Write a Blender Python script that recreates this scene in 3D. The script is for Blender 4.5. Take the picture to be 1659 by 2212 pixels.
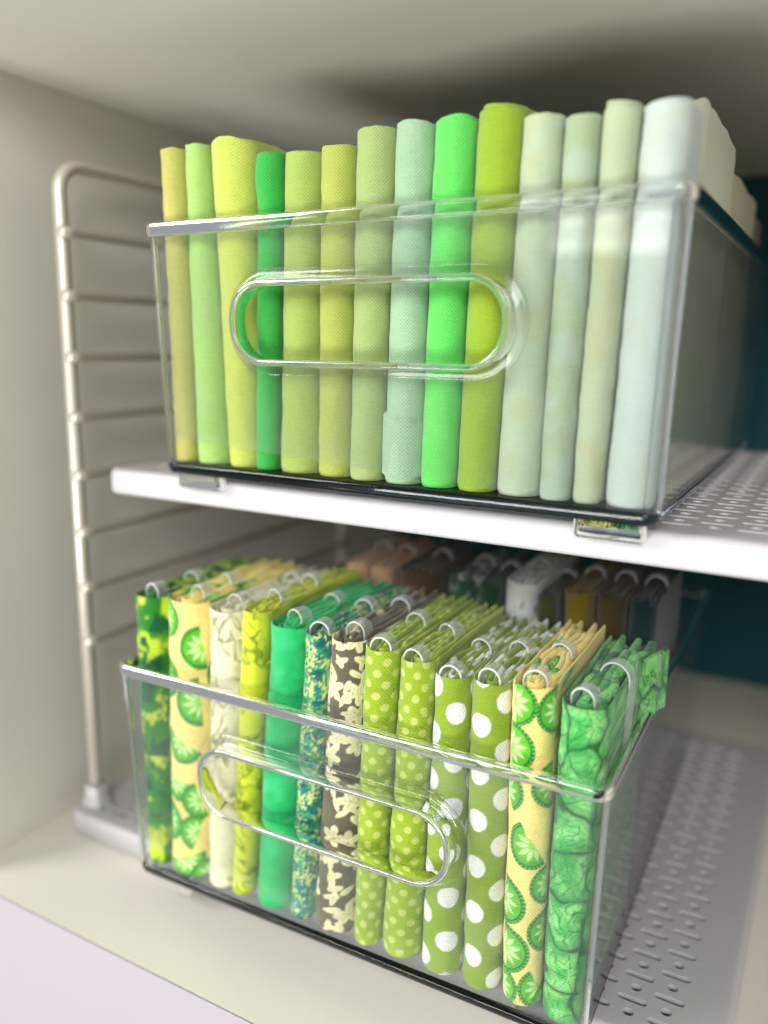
import bpy, math, random
import numpy as np
from mathutils import Vector, Matrix

# ------------------------------------------------------------------ scene, camera, light
for o in list(bpy.data.objects):
    bpy.data.objects.remove(o, do_unlink=True)
sc = bpy.context.scene
COL = sc.collection

CAM_POS = Vector((0.4383, -0.3947, 0.0857))
CAM_R = Vector((0.8742, 0.4853, 0.0128)).normalized()
CAM_F = Vector((-0.4733, 0.8577, -0.2008)).normalized()
CAM_U = CAM_R.cross(CAM_F).normalized()
cd = bpy.data.cameras.new('camera')
cam = bpy.data.objects.new('camera', cd)
COL.objects.link(cam)
cam.matrix_world = Matrix(((CAM_R.x, CAM_U.x, -CAM_F.x, CAM_POS.x), (CAM_R.y, CAM_U.y, -CAM_F.y, CAM_POS.y),
                           (CAM_R.z, CAM_U.z, -CAM_F.z, CAM_POS.z), (0, 0, 0, 1)))
cd.sensor_fit = 'VERTICAL'
cd.sensor_height = 36.0
cd.sensor_width = 27.0
cd.lens = 36.0 * 1773.3 / 2212.0
cd.clip_start = 0.01
cd.clip_end = 100
cd.dof.use_dof = True
cd.dof.focus_distance = 0.437
cd.dof.aperture_fstop = cd.lens / 1000 / 0.0125
sc.camera = cam

world = bpy.data.worlds.new('World')
sc.world = world
world.use_nodes = True
bg = world.node_tree.nodes['Background']
bg.inputs[0].default_value = (0.93, 0.96, 1.0, 1)
bg.inputs[1].default_value = 0.29


def area_light(name, loc, target, sx, sy, watts, col):
    ld = bpy.data.lights.new(name, 'AREA')
    ld.shape = 'RECTANGLE'
    ld.size, ld.size_y = sx, sy
    ld.energy = watts
    ld.color = col
    o = bpy.data.objects.new(name, ld)
    o.location = loc
    o.rotation_euler = (Vector(target) - Vector(loc)).to_track_quat('-Z', 'Y').to_euler()
    COL.objects.link(o)
    return o


area_light('key_lamp', (-1.15, -1.25, 0.85), (0.2, 0.0, 0.0), 0.7, 0.7, 22, (1.0, 0.99, 0.965))
area_light('low_lamp', (-0.15, -1.5, -0.62), (0.1, 0.0, 0.2), 1.0, 0.42, 18, (1.0, 0.985, 0.96))
area_light('fill_lamp', (0.85, -1.75, 0.80), (0.2, 0.1, -0.15), 1.1, 0.7, 21, (1.0, 0.995, 0.98))  # added soft fill from the right to brighten tray and left wall
# the window behind the photographer, pane by pane: it shows as a reflection in the clear front panels
for ix in range(3):
    for iz in range(3):
        area_light('window_lamp', (-0.32 + ix * 0.115, -2.05, 0.27 + iz * 0.062), (-0.32 + ix * 0.115, 0, 0.27 + iz * 0.062),
                   0.092, 0.044, 0.065, (1.0, 0.99, 0.93))

vs = sc.view_settings
vs.view_transform = 'Standard'
vs.look = 'None'
vs.exposure = 0.32
vs.gamma = 1.0
cy = sc.cycles
cy.use_denoising = True
cy.denoising_prefilter = 'ACCURATE'
cy.max_bounces = 14
cy.diffuse_bounces = 5
cy.glossy_bounces = 6
cy.transmission_bounces = 12
cy.transparent_max_bounces = 40
cy.sample_clamp_indirect = 6.0
cy.caustics_refractive = True
cy.caustics_reflective = False
cy.blur_glossy = 0.4

RNG = np.random.default_rng(7)
random.seed(5)


# ------------------------------------------------------------------ helpers
def lin(rgb):
    a = np.asarray(rgb, float) / 255.0
    return np.where(a <= 0.04045, a / 12.92, ((a + 0.055) / 1.055) ** 2.4)


def tag(o, label=None, cat=None, group=None, kind=None):
    if label: o['label'] = label
    if cat: o['category'] = cat
    if group: o['group'] = group
    if kind: o['kind'] = kind
    return o


def empty(name, loc, rz=0.0):
    o = bpy.data.objects.new(name, None)
    o.empty_display_size = 0.02
    o.location = loc
    o.rotation_euler = (0, 0, rz)
    COL.objects.link(o)
    return o


def obj(name, verts, faces, mat, parent=None, smooth=True, uv=None, col=None):
    me = bpy.data.meshes.new(name)
    me.from_pydata([tuple(map(float, v)) for v in verts], [], [tuple(int(i) for i in f) for f in faces])
    if uv is not None:
        uv = np.asarray(uv, np.float32)
        lay = me.uv_layers.new(name='uv')
        idx = np.empty(len(me.loops), np.int32)
        me.loops.foreach_get('vertex_index', idx)
        lay.data.foreach_set('uv', uv[idx].ravel())
    if col is not None:
        ca = me.color_attributes.new('print', 'FLOAT_COLOR', 'POINT')
        c4 = np.ones((len(me.vertices), 4), np.float32)
        c4[:, :3] = col
        ca.data.foreach_set('color', c4.ravel())
    if smooth:
        me.polygons.foreach_set('use_smooth', np.ones(len(me.polygons), bool))
    me.update()
    me.materials.append(mat)
    o = bpy.data.objects.new(name, me)
    COL.objects.link(o)
    if parent is not None:
        o.parent = parent
    return o


def box(x0, x1, y0, y1, z0, z1):
    v = [(x, y, z) for z in (z0, z1) for y in (y0, y1) for x in (x0, x1)]
    f = [(0, 2, 3, 1), (4, 5, 7, 6), (0, 1, 5, 4), (2, 6, 7, 3), (0, 4, 6, 2), (1, 3, 7, 5)]
    return v, f


def bevel(o, w, seg=2):
    m = o.modifiers.new('bevel', 'BEVEL')
    m.width = w
    m.segments = seg
    m.limit_method = 'ANGLE'
    return o


def path_normals(P, closed):
    P = np.asarray(P, float)
    if closed:
        T = np.roll(P, -1, 0) - np.roll(P, 1, 0)
    else:
        T = np.gradient(P, axis=0)
    T /= np.linalg.norm(T, axis=1)[:, None] + 1e-12
    return np.stack([T[:, 1], -T[:, 0]], 1)          # right-hand side of travel


def sweep(P, prof, closed=True, close_prof=True, caps=False):
    """plan path P (x,y) swept with profile [(n, z)]"""
    P = np.asarray(P, float)
    N = path_normals(P, closed)
    m, k = len(P), len(prof)
    V = np.zeros((m, k, 3))
    for j, (n, z) in enumerate(prof):
        V[:, j, :2] = P + N * n
        V[:, j, 2] = z
    F = []
    for i in range(m if closed else m - 1):
        a, b = i, (i + 1) % m
        for j in range(k if close_prof else k - 1):
            c = (j + 1) % k
            F.append((a * k + j, b * k + j, b * k + c, a * k + c))
    if caps and not closed:
        F.append(tuple(range(k)))
        F.append(tuple((m - 1) * k + j for j in reversed(range(k))))
    return V.reshape(-1, 3), F


def rrect(x0, x1, y0, y1, r, n=8):
    """rounded rectangle, counter-clockwise from the front-left, so that the normal side is outward"""
    pts = []
    for cx, cy_, a0 in ((x1 - r, y0 + r, -90), (x1 - r, y1 - r, 0), (x0 + r, y1 - r, 90), (x0 + r, y0 + r, 180)):
        for i in range(n + 1):
            a = math.radians(a0 + 90 * i / n)
            pts.append((cx + r * math.cos(a), cy_ + r * math.sin(a)))
    return np.array(pts)


def round_prof(n0, n1, z0, z1, r, k=4):
    p = []
    for cx, cz, a0 in ((n1 - r, z0 + r, -90), (n1 - r, z1 - r, 0), (n0 + r, z1 - r, 90), (n0 + r, z0 + r, 180)):
        for i in range(k + 1):
            a = math.radians(a0 + 90 * i / k)
            p.append((cx + r * math.cos(a), cz + r * math.sin(a)))
    return p


def tube(P, r, seg=10, caps=True):
    P = [Vector(p) for p in P]
    V, F = [], []
    up = Vector((0.3, 0.2, 1)).normalized()
    prev = None
    for i, p in enumerate(P):
        t = (P[min(i + 1, len(P) - 1)] - P[max(i - 1, 0)]).normalized()
        if prev is None:
            a = t.cross(up).normalized()
            if a.length < 0.1: a = t.cross(Vector((1, 0, 0))).normalized()
        else:
            a = (prev - t * prev.dot(t)).normalized()
        prev = a
        b = t.cross(a)
        rr = r(i) if callable(r) else r
        for j in range(seg):
            an = 2 * math.pi * j / seg
            V.append(p + (a * math.cos(an) + b * math.sin(an)) * rr)
    for i in range(len(P) - 1):
        for j in range(seg):
            c = (j + 1) % seg
            F.append((i * seg + j, i * seg + c, (i + 1) * seg + c, (i + 1) * seg + j))
    if caps:
        F.append(tuple(reversed(range(seg))))
        F.append(tuple((len(P) - 1) * seg + j for j in range(seg)))
    return V, F


_tab = RNG.random((64, 256, 256))


def vnoise(u, v, seed=0):
    t = _tab[seed % 64]
    iu, iv = np.floor(u).astype(int), np.floor(v).astype(int)
    fu, fv = u - iu, v - iv
    fu, fv = fu * fu * (3 - 2 * fu), fv * fv * (3 - 2 * fv)
    g = lambda a, b: t[a % 256, b % 256]
    return (g(iu, iv) * (1 - fu) + g(iu + 1, iv) * fu) * (1 - fv) + (g(iu, iv + 1) * (1 - fu) + g(iu + 1, iv + 1) * fu) * fv


def fbm(u, v, seed=0, oct=4):
    s, a, n = 0, 0.5, 0
    for i in range(oct):
        s = s + a * vnoise(u * 2 ** i + 17.3 * i, v * 2 ** i + 5.1 * i, seed + i)
        n += a
        a *= 0.5
    return s / n


def sstep(a, b, x):
    t = np.clip((x - a) / (b - a), 0, 1)
    return t * t * (3 - 2 * t)


def mixc(a, b, m):
    return a * (1 - m[..., None]) + b * m[..., None]


# ------------------------------------------------------------------ materials
def new_mat(name):
    m = bpy.data.materials.new(name)
    m.use_nodes = True
    nt = m.node_tree
    for n in list(nt.nodes):
        nt.nodes.remove(n)
    out = nt.nodes.new('ShaderNodeOutputMaterial')
    return m, nt, out


def nmath(nt, op, a, b=None, c=None):
    n = nt.nodes.new('ShaderNodeMath')
    n.operation = op
    for i, x in enumerate((a, b, c)):
        if x is None: continue
        if isinstance(x, (int, float)): n.inputs[i].default_value = x
        else: nt.links.new(x, n.inputs[i])
    return n.outputs[0]


def painted(name, rgb, rough=0.55, grain=0.03, scale=60, bump=0.02, spec=0.35, metal=0.0):
    m, nt, out = new_mat(name)
    p = nt.nodes.new('ShaderNodeBsdfPrincipled')
    tc = nt.nodes.new('ShaderNodeTexCoord')
    no = nt.nodes.new('ShaderNodeTexNoise')
    no.inputs['Scale'].default_value = scale
    no.inputs['Detail'].default_value = 5
    nt.links.new(tc.outputs['Object'], no.inputs['Vector'])
    mr = nt.nodes.new('ShaderNodeMapRange')
    mr.inputs[3].default_value = 1 - grain
    mr.inputs[4].default_value = 1 + grain
    nt.links.new(no.outputs[0], mr.inputs[0])
    mx = nt.nodes.new('ShaderNodeMix')
    mx.data_type = 'RGBA'
    mx.blend_type = 'MULTIPLY'
    mx.inputs[0].default_value = 1
    mx.inputs[6].default_value = (*lin(rgb), 1)
    nt.links.new(mr.outputs[0], mx.inputs[7])
    nt.links.new(mx.outputs[2], p.inputs['Base Color'])
    p.inputs['Roughness'].default_value = rough
    p.inputs['Specular IOR Level'].default_value = spec
    p.inputs['Metallic'].default_value = metal
    b = nt.nodes.new('ShaderNodeBump')
    b.inputs['Strength'].default_value = bump
    b.inputs['Distance'].default_value = 0.002
    nt.links.new(no.outputs[0], b.inputs['Height'])
    nt.links.new(b.outputs[0], p.inputs['Normal'])
    nt.links.new(p.outputs[0], out.inputs[0])
    return m


def fabric(name, pitch=1.9, depth=0.44, twill=False, bump=0.7):
    """woven cotton: the printed colour of the cloth, times the weave of its threads"""
    m, nt, out = new_mat(name)
    p = nt.nodes.new('ShaderNodeBsdfPrincipled')
    at = nt.nodes.new('ShaderNodeAttribute')
    at.attribute_name = 'print'
    uvn = nt.nodes.new('ShaderNodeUVMap')
    uvn.uv_map = 'uv'
    sp = nt.nodes.new('ShaderNodeSeparateXYZ')
    nt.links.new(uvn.outputs[0], sp.inputs[0])
    no = nt.nodes.new('ShaderNodeTexNoise')
    no.inputs['Scale'].default_value = 0.9
    no.inputs['Detail'].default_value = 4
    nt.links.new(uvn.outputs[0], no.inputs['Vector'])
    wob = nmath(nt, 'MULTIPLY', no.outputs[0], 1.3)
    k = 2 * math.pi / pitch
    u = nmath(nt, 'MULTIPLY', nmath(nt, 'ADD', sp.outputs[0], wob), k)
    v = nmath(nt, 'MULTIPLY', nmath(nt, 'ADD', sp.outputs[1], wob), k)
    if twill:
        w = nmath(nt, 'SINE', nmath(nt, 'ADD', u, nmath(nt, 'MULTIPLY', v, 0.9)))
        w2 = nmath(nt, 'SINE', nmath(nt, 'MULTIPLY', v, 1.6))
        h = nmath(nt, 'ADD', nmath(nt, 'MULTIPLY', w, 0.6), nmath(nt, 'MULTIPLY', w2, 0.4))
    else:
        h = nmath(nt, 'MULTIPLY', nmath(nt, 'SINE', u), nmath(nt, 'SINE', v))
    n2 = nt.nodes.new('ShaderNodeTexNoise')            # slubs: threads of uneven thickness
    n2.inputs['Scale'].default_value = 1.0
    n2.inputs['Detail'].default_value = 3
    mp = nt.nodes.new('ShaderNodeMapping')
    mp.inputs['Scale'].default_value = (0.10, 1.6, 1)
    nt.links.new(uvn.outputs[0], mp.inputs[0])
    nt.links.new(mp.outputs[0], n2.inputs['Vector'])
    hh = nmath(nt, 'ADD', nmath(nt, 'MULTIPLY', h, 0.5), nmath(nt, 'MULTIPLY', nmath(nt, 'SUBTRACT', n2.outputs[0], 0.5), 0.7))
    f = nmath(nt, 'ADD', nmath(nt, 'MULTIPLY', hh, depth), 1.0)
    mx = nt.nodes.new('ShaderNodeMix')
    mx.data_type = 'RGBA'
    mx.blend_type = 'MULTIPLY'
    mx.inputs[0].default_value = 1
    nt.links.new(at.outputs['Color'], mx.inputs[6])
    nt.links.new(f, mx.inputs[7])
    nt.links.new(mx.outputs[2], p.inputs['Base Color'])
    p.inputs['Roughness'].default_value = 0.9
    p.inputs['Specular IOR Level'].default_value = 0.15
    p.inputs['Sheen Weight'].default_value = 0.25
    p.inputs['Sheen Roughness'].default_value = 0.5
    b = nt.nodes.new('ShaderNodeBump')
    b.inputs['Strength'].default_value = bump
    b.inputs['Distance'].default_value = 0.0004
    nt.links.new(hh, b.inputs['Height'])
    nt.links.new(b.outputs[0], p.inputs['Normal'])
    nt.links.new(p.outputs[0], out.inputs[0])
    return m


def clear_sheet(name, tint=(0.975, 0.985, 0.98)):
    """thin clear acrylic sheet: passes light straight on, mirrors by Fresnel"""
    m, nt, out = new_mat(name)
    t = nt.nodes.new('ShaderNodeBsdfTransparent')
    t.inputs[0].default_value = (*tint, 1)
    g = nt.nodes.new('ShaderNodeBsdfGlossy')
    g.inputs['Roughness'].default_value = 0.03
    geo = nt.nodes.new('ShaderNodeNewGeometry')
    dt = nt.nodes.new('ShaderNodeVectorMath')
    dt.operation = 'DOT_PRODUCT'
    nt.links.new(geo.outputs['Incoming'], dt.inputs[0])
    nt.links.new(geo.outputs['Normal'], dt.inputs[1])
    ca = nmath(nt, 'SUBTRACT', 1.0, nmath(nt, 'ABSOLUTE', dt.outputs['Value']))
    fres = nmath(nt, 'ADD', nmath(nt, 'MULTIPLY', nmath(nt, 'POWER', ca, 5.0), 0.96), 0.04)
    tc = nt.nodes.new('ShaderNodeTexCoord')
    no = nt.nodes.new('ShaderNodeTexNoise')
    no.inputs['Scale'].default_value = 9
    nt.links.new(tc.outputs['Object'], no.inputs['Vector'])
    b = nt.nodes.new('ShaderNodeBump')
    b.inputs['Strength'].default_value = 0.05
    b.inputs['Distance'].default_value = 0.01
    nt.links.new(no.outputs[0], b.inputs['Height'])
    nt.links.new(b.outputs[0], g.inputs['Normal'])
    mx = nt.nodes.new('ShaderNodeMixShader')
    nt.links.new(fres, mx.inputs[0])
    nt.links.new(t.outputs[0], mx.inputs[1])
    nt.links.new(g.outputs[0], mx.inputs[2])
    dif = nt.nodes.new('ShaderNodeBsdfDiffuse')            # faint smudges, plus the milky haze of room reflections put in as pale colour
    dif.inputs[0].default_value = (0.9, 0.92, 0.92, 1)
    n3 = nt.nodes.new('ShaderNodeTexNoise')
    n3.inputs['Scale'].default_value = 26
    n3.inputs['Detail'].default_value = 7
    nt.links.new(tc.outputs['Object'], n3.inputs['Vector'])
    hz = nt.nodes.new('ShaderNodeMapRange')
    hz.inputs[1].default_value = 0.35
    hz.inputs[2].default_value = 0.8
    hz.inputs[3].default_value = 0.004
    hz.inputs[4].default_value = 0.03
    nt.links.new(n3.outputs[0], hz.inputs[0])
    mh = nt.nodes.new('ShaderNodeMixShader')
    nt.links.new(hz.outputs[0], mh.inputs[0])
    nt.links.new(mx.outputs[0], mh.inputs[1])
    nt.links.new(dif.outputs[0], mh.inputs[2])
    nt.links.new(mh.outputs[0], out.inputs[0])
    return m


def clear_solid(name, tint=(0.97, 0.98, 0.99), rough=0.0, ior=1.49, milk=0.0):
    m, nt, out = new_mat(name)
    g = nt.nodes.new('ShaderNodeBsdfGlass')
    g.inputs['Color'].default_value = (*tint, 1)
    g.inputs['Roughness'].default_value = rough
    g.inputs['IOR'].default_value = ior
    if milk > 0:
        d = nt.nodes.new('ShaderNodeBsdfDiffuse')
        d.inputs[0].default_value = (0.85, 0.87, 0.86, 1)
        mx = nt.nodes.new('ShaderNodeMixShader')
        mx.inputs[0].default_value = milk
        nt.links.new(g.outputs[0], mx.inputs[1])
        nt.links.new(d.outputs[0], mx.inputs[2])
        nt.links.new(mx.outputs[0], out.inputs[0])
    else:
        nt.links.new(g.outputs[0], out.inputs[0])
    return m


def clip_plastic(name, lo_=0.12):
    m, nt, out = new_mat(name)
    t = nt.nodes.new('ShaderNodeBsdfTransparent')
    t.inputs[0].default_value = (0.97, 0.985, 0.98, 1)
    d = nt.nodes.new('ShaderNodeBsdfPrincipled')
    d.inputs['Base Color'].default_value = (0.93, 0.95, 0.93, 1)
    d.inputs['Transmission Weight'].default_value = 0.25
    d.inputs['Roughness'].default_value = 0.06
    d.inputs['Specular IOR Level'].default_value = 0.8
    d.inputs['Subsurface Weight'].default_value = 0.0
    lw = nt.nodes.new('ShaderNodeLayerWeight')
    lw.inputs[0].default_value = 0.35
    no = nt.nodes.new('ShaderNodeTexNoise')
    no.inputs['Scale'].default_value = 220
    f = nmath(nt, 'ADD', nmath(nt, 'MULTIPLY', nmath(nt, 'POWER', lw.outputs['Facing'], 2.0), 0.75), nmath(nt, 'MULTIPLY', no.outputs[0], lo_))
    mx = nt.nodes.new('ShaderNodeMixShader')
    nt.links.new(f, mx.inputs[0])
    nt.links.new(t.outputs[0], mx.inputs[1])
    nt.links.new(d.outputs[0], mx.inputs[2])
    nt.links.new(mx.outputs[0], out.inputs[0])
    return m


M = dict(
    wall=painted('cream_melamine', (228, 223, 211), 0.5, 0.02, 40),
    ceil=painted('cream_melamine_top', (226, 222, 207), 0.5, 0.02, 40),
    floor=painted('beige_melamine', (232, 227, 215), 0.4, 0.02, 30),
    edge=painted('white_edge_band', (170, 163, 168), 0.4, 0.015, 30),
    teal=painted('dark_teal_paint', (10, 78, 86), 0.7, 0.08, 25, 0.05),
    shelf=painted('white_powder_coat', (196, 193, 195), 0.38, 0.02, 500, 0.03, 0.45),
    wire=painted('satin_metal_coat', (228, 220, 206), 0.42, 0.03, 300, 0.03, 0.5, 0.6),
    weave=fabric('plain_weave_cotton'),
    fine=fabric('fine_weave_cotton', 1.6, 0.28, False, 0.45),
    twill=fabric('twill_weave_cotton', 1.9, 0.36, True, 0.6),
    sheet=clear_sheet('clear_acrylic_sheet'),
    solid=clear_solid('clear_acrylic_solid'),
    base=clear_solid('clear_acrylic_base', (0.93, 0.95, 0.97)),
    clip=clip_plastic('clear_clip_plastic', 0.22),
    bead=clip_plastic('clip_edge_glint', 1.1),  # whiter, more solid colour stands in for glints along the clip edge
)

# ------------------------------------------------------------------ the cabinet
WX, ZC, ZF, YB, YF, RX = -0.072, 0.259, -0.287, 0.57, -0.087, 0.62


def struct(name, b, mat):
    o = obj(name, *b, mat, None, False)
    bevel(o, 0.0006)
    o['kind'] = 'structure'
    return o


struct('wall_left', box(WX - 0.018, WX, YF, YB, ZF - 0.02, ZC + 0.02), M['wall'])
struct('ceiling', box(WX, RX, YF, YB, ZC, ZC + 0.018), M['ceil'])
struct('wall_back', box(WX - 0.018, RX + 0.018, YB, YB + 0.012, ZF - 0.02, ZC + 0.02), M['teal'])
struct('wall_right', box(RX, RX + 0.018, YF, YB, ZF - 0.02, ZC + 0.02), M['wall'])
struct('floor', box(WX, RX, YF + 0.0018, YB, ZF - 0.02, ZF), M['floor'])
struct('floor_front_edge', box(WX - 0.018, RX + 0.018, YF, YF + 0.0015, ZF - 0.35, ZF + 0.0005), M['edge'])


# ------------------------------------------------------------------ perforated shelves
def hole_cell(V, F, x0, x1, y0, y1, cx, cy_, hl, r, z, dep, n=6):
    """one rectangle of sheet with a slot (half length hl, end radius r) punched through it"""
    hole = []
    for s, a0 in ((1, -90), (-1, 90)):
        for i in range(n + 1):
            a = math.radians(a0 + 180 * i / n)
            hole.append((cx + s * hl + r * math.cos(a), cy_ + r * math.sin(a)))
    per = []
    for i, (hx, hy) in enumerate(hole):
        dx, dy = hx - cx, hy - cy_
        if abs(abs(i % (n + 1)) - 0) < 1 or i % (n + 1) == n:      # the straight sides go square out
            per.append((hx, y0 if dy < 0 else y1))
            continue
        j = i % (n + 1)
        X = x1 if i <= n else x0
        fr = j / n
        Y = y0 + (y1 - y0) * (fr if i <= n else 1 - fr)
        if j == 1: Y = y0 if i <= n else y1
        if j == n - 1: Y = y1 if i <= n else y0
        per.append((X, Y))
    b = len(V)
    k = len(hole)
    V += [(x, y, z) for x, y in per] + [(x, y, z) for x, y in hole] + \
         [(cx + (x - cx) * 0.97, cy_ + (y - cy_) * 0.94, z - 0.0007) for x, y in hole] + \
         [(cx + (x - cx) * 0.97, cy_ + (y - cy_) * 0.94, z - dep) for x, y in hole]
    for i in range(k):
        c = (i + 1) % k
        F.append((b + i, b + c, b + k + c, b + k + i))
        F.append((b + k + i, b + k + c, b + 2 * k + c, b + 2 * k + i))
        F.append((b + 2 * k + i, b + 2 * k + c, b + 3 * k + c, b + 3 * k + i))


def shelf(label, x0, x1, y0, y1, z, phase_x, phase_y):
    root = empty('perforated_shelf', ((x0 + x1) / 2, (y0 + y1) / 2, z - 0.0175))
    tag(root, label, 'shelf', 'white perforated metal shelves')
    ox, oy, oz = root.location
    px, py = 0.0181, 0.0197
    V, F = [], []
    m = 0.011                                           # solid margin inside the rail
    a0, a1, b0, b1 = x0 + m, x1 - m, y0 + m, y1 - m
    i0, i1 = math.ceil((a0 - phase_x) / px), math.floor((a1 - phase_x) / px)
    for i in range(i0, i1):
        cx0 = phase_x + i * px
        off = phase_y + (i % 2) * py / 2
        j0, j1 = math.ceil((b0 - off) / (py / 2)), math.floor((b1 - off) / (py / 2))
        for j in range(j0, j1):
            cy0 = off + j * py / 2
            if j % 2 == 0:
                hole_cell(V, F, cx0, cx0 + px, cy0, cy0 + py / 2, cx0 + px / 2, cy0 + py / 4, 0.0060, 0.0022, z, 0.0031)
            else:
                hole_cell(V, F, cx0, cx0 + px, cy0, cy0 + py / 2, cx0 + px / 2, cy0 + py / 4, 0.0003, 0.0028, z, 0.0031)
        for c0, c1 in ((b0, off + j0 * py / 2), (off + j1 * py / 2, b1)):      # uncut strips at the row ends
            b = len(V)
            V += [(cx0, c0, z), (cx0 + px, c0, z), (cx0 + px, c1, z), (cx0, c1, z)]
            F.append((b, b + 1, b + 2, b + 3))
    for c0, c1 in ((a0, phase_x + i0 * px), (phase_x + i1 * px, a1)):
        b = len(V)
        V += [(c0, b0, z), (c1, b0, z), (c1, b1, z), (c0, b1, z)]
        F.append((b, b + 1, b + 2, b + 3))
    V = [(x - ox, y - oy, zz - oz) for x, y, zz in V]
    obj('deck', V, F, M['shelf'], root, False)
    # rolled rail all round: flat margin, rounded shoulder, face, return
    prof = [(-m, 0)]
    r = 0.0045
    prof += [(-0.0045, 0.0)]
    for i in range(1, 7):
        a = math.radians(90 - 90 * i / 6)
        prof.append((-0.0045 + r * math.cos(a), -r + r * math.sin(a)))
    prof += [(0.0002, -0.010), (0.0, -0.0145)]
    for i in range(1, 5):
        a = math.radians(-90 * i / 4)
        prof.append((-0.003 + 0.003 * math.cos(a), -0.0145 + 0.003 * math.sin(a)))
    prof.append((-0.010, -0.0175))
    R = rrect(x0, x1, y0, y1, 0.0125, 8)
    V, F = sweep(R, [(n, zz + z) for n, zz in prof], True, False)
    V = V - np.array([ox, oy, oz])
    obj('rail', V, F, M['shelf'], root)
    return root


shelf('white perforated metal shelf carrying the upper bin of plain fabrics', 0.0, 0.62 - 0.02, 0.0, 0.372, 0.0, 0.3819, 0.0293)
shelf('white perforated metal tray low on the cabinet floor under the lower bin', -0.05, 0.4235, -0.010, 0.372, -0.2682, 0.3635, 0.0113)


# ------------------------------------------------------------------ wire side frame
def side_frame():
    lx, y0, y1, z0, z1 = -0.038, 0.010, 0.372, -0.2682, 0.2015
    root = empty('wire_side_frame', (lx, y0, z0))
    tag(root, 'cream wire ladder frame with rungs standing against the left cabinet wall', 'shelf frame')
    h = z1 - z0
    r = 0.018
    P = [(0, 0, 0.004), (0, 0, h * 0.5)]
    for i in range(9):
        a = math.radians(180 - 90 * i / 8)
        P.append((0, r + r * math.cos(a), h - r + r * math.sin(a)))
    d = y1 - y0
    for i in range(9):
        a = math.radians(90 - 90 * i / 8)
        P.append((0, d - r + r * math.cos(a), h - r + r * math.sin(a)))
    P += [(0, d, h * 0.5), (0, d, 0.004)]
    obj('upright', *tube(P, 0.0047, 14), M['wire'], root)
    for i in range(8):
        z = 0.1570 - i * 0.0416 - z0
        R = [(0.0052, -0.0055, z), (0.0052, -0.0035, z), (0.0052, 0.0, z), (0.0052, d, z), (0.0052, d + 0.004, z)]
        rr = [0.0022, 0.0035, 0.0037, 0.0029, 0.0029]
        R = [(0.0052, -0.0062, z), (0.0052, -0.0050, z), (0.0052, 0.003, z), (0.0052, 0.007, z), (0.0052, d, z), (0.0052, d + 0.004, z)]
        rr = [0.0024, 0.0041, 0.0045, 0.0039, 0.0039, 0.0028]
        obj('rung', *tube(R, lambda k: rr[k], 12), M['wire'], root)
    for y in (0, d):
        V, F = sweep(rrect(-0.0072, 0.0072, y - 0.0072, y + 0.0072, 0.004, 5), [(0.003, 0), (0.002, 0.003), (0, 0.0045), (0, 0.013), (-0.0012, 0.015), (-0.0028, 0.015)], True, False)
        obj('foot', V, F, M['shelf'], root)


side_frame()

# ------------------------------------------------------------------ clear bins
BW, BH, BD = 0.3035, 0.15, 0.36
HX0, HX1, HZ0, HZ1 = 0.0703, 0.2253, 0.0722, 0.1115       # inner edge of the handle hole


def stadium(off, n=14):
    r = (HZ1 - HZ0) / 2 * 0.92
    x0, x1, z0, z1 = HX0 - off, HX1 + off, HZ0 - off, HZ1 + off
    return rrect(x0, x1, z0, z1, r + off, n)


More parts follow.
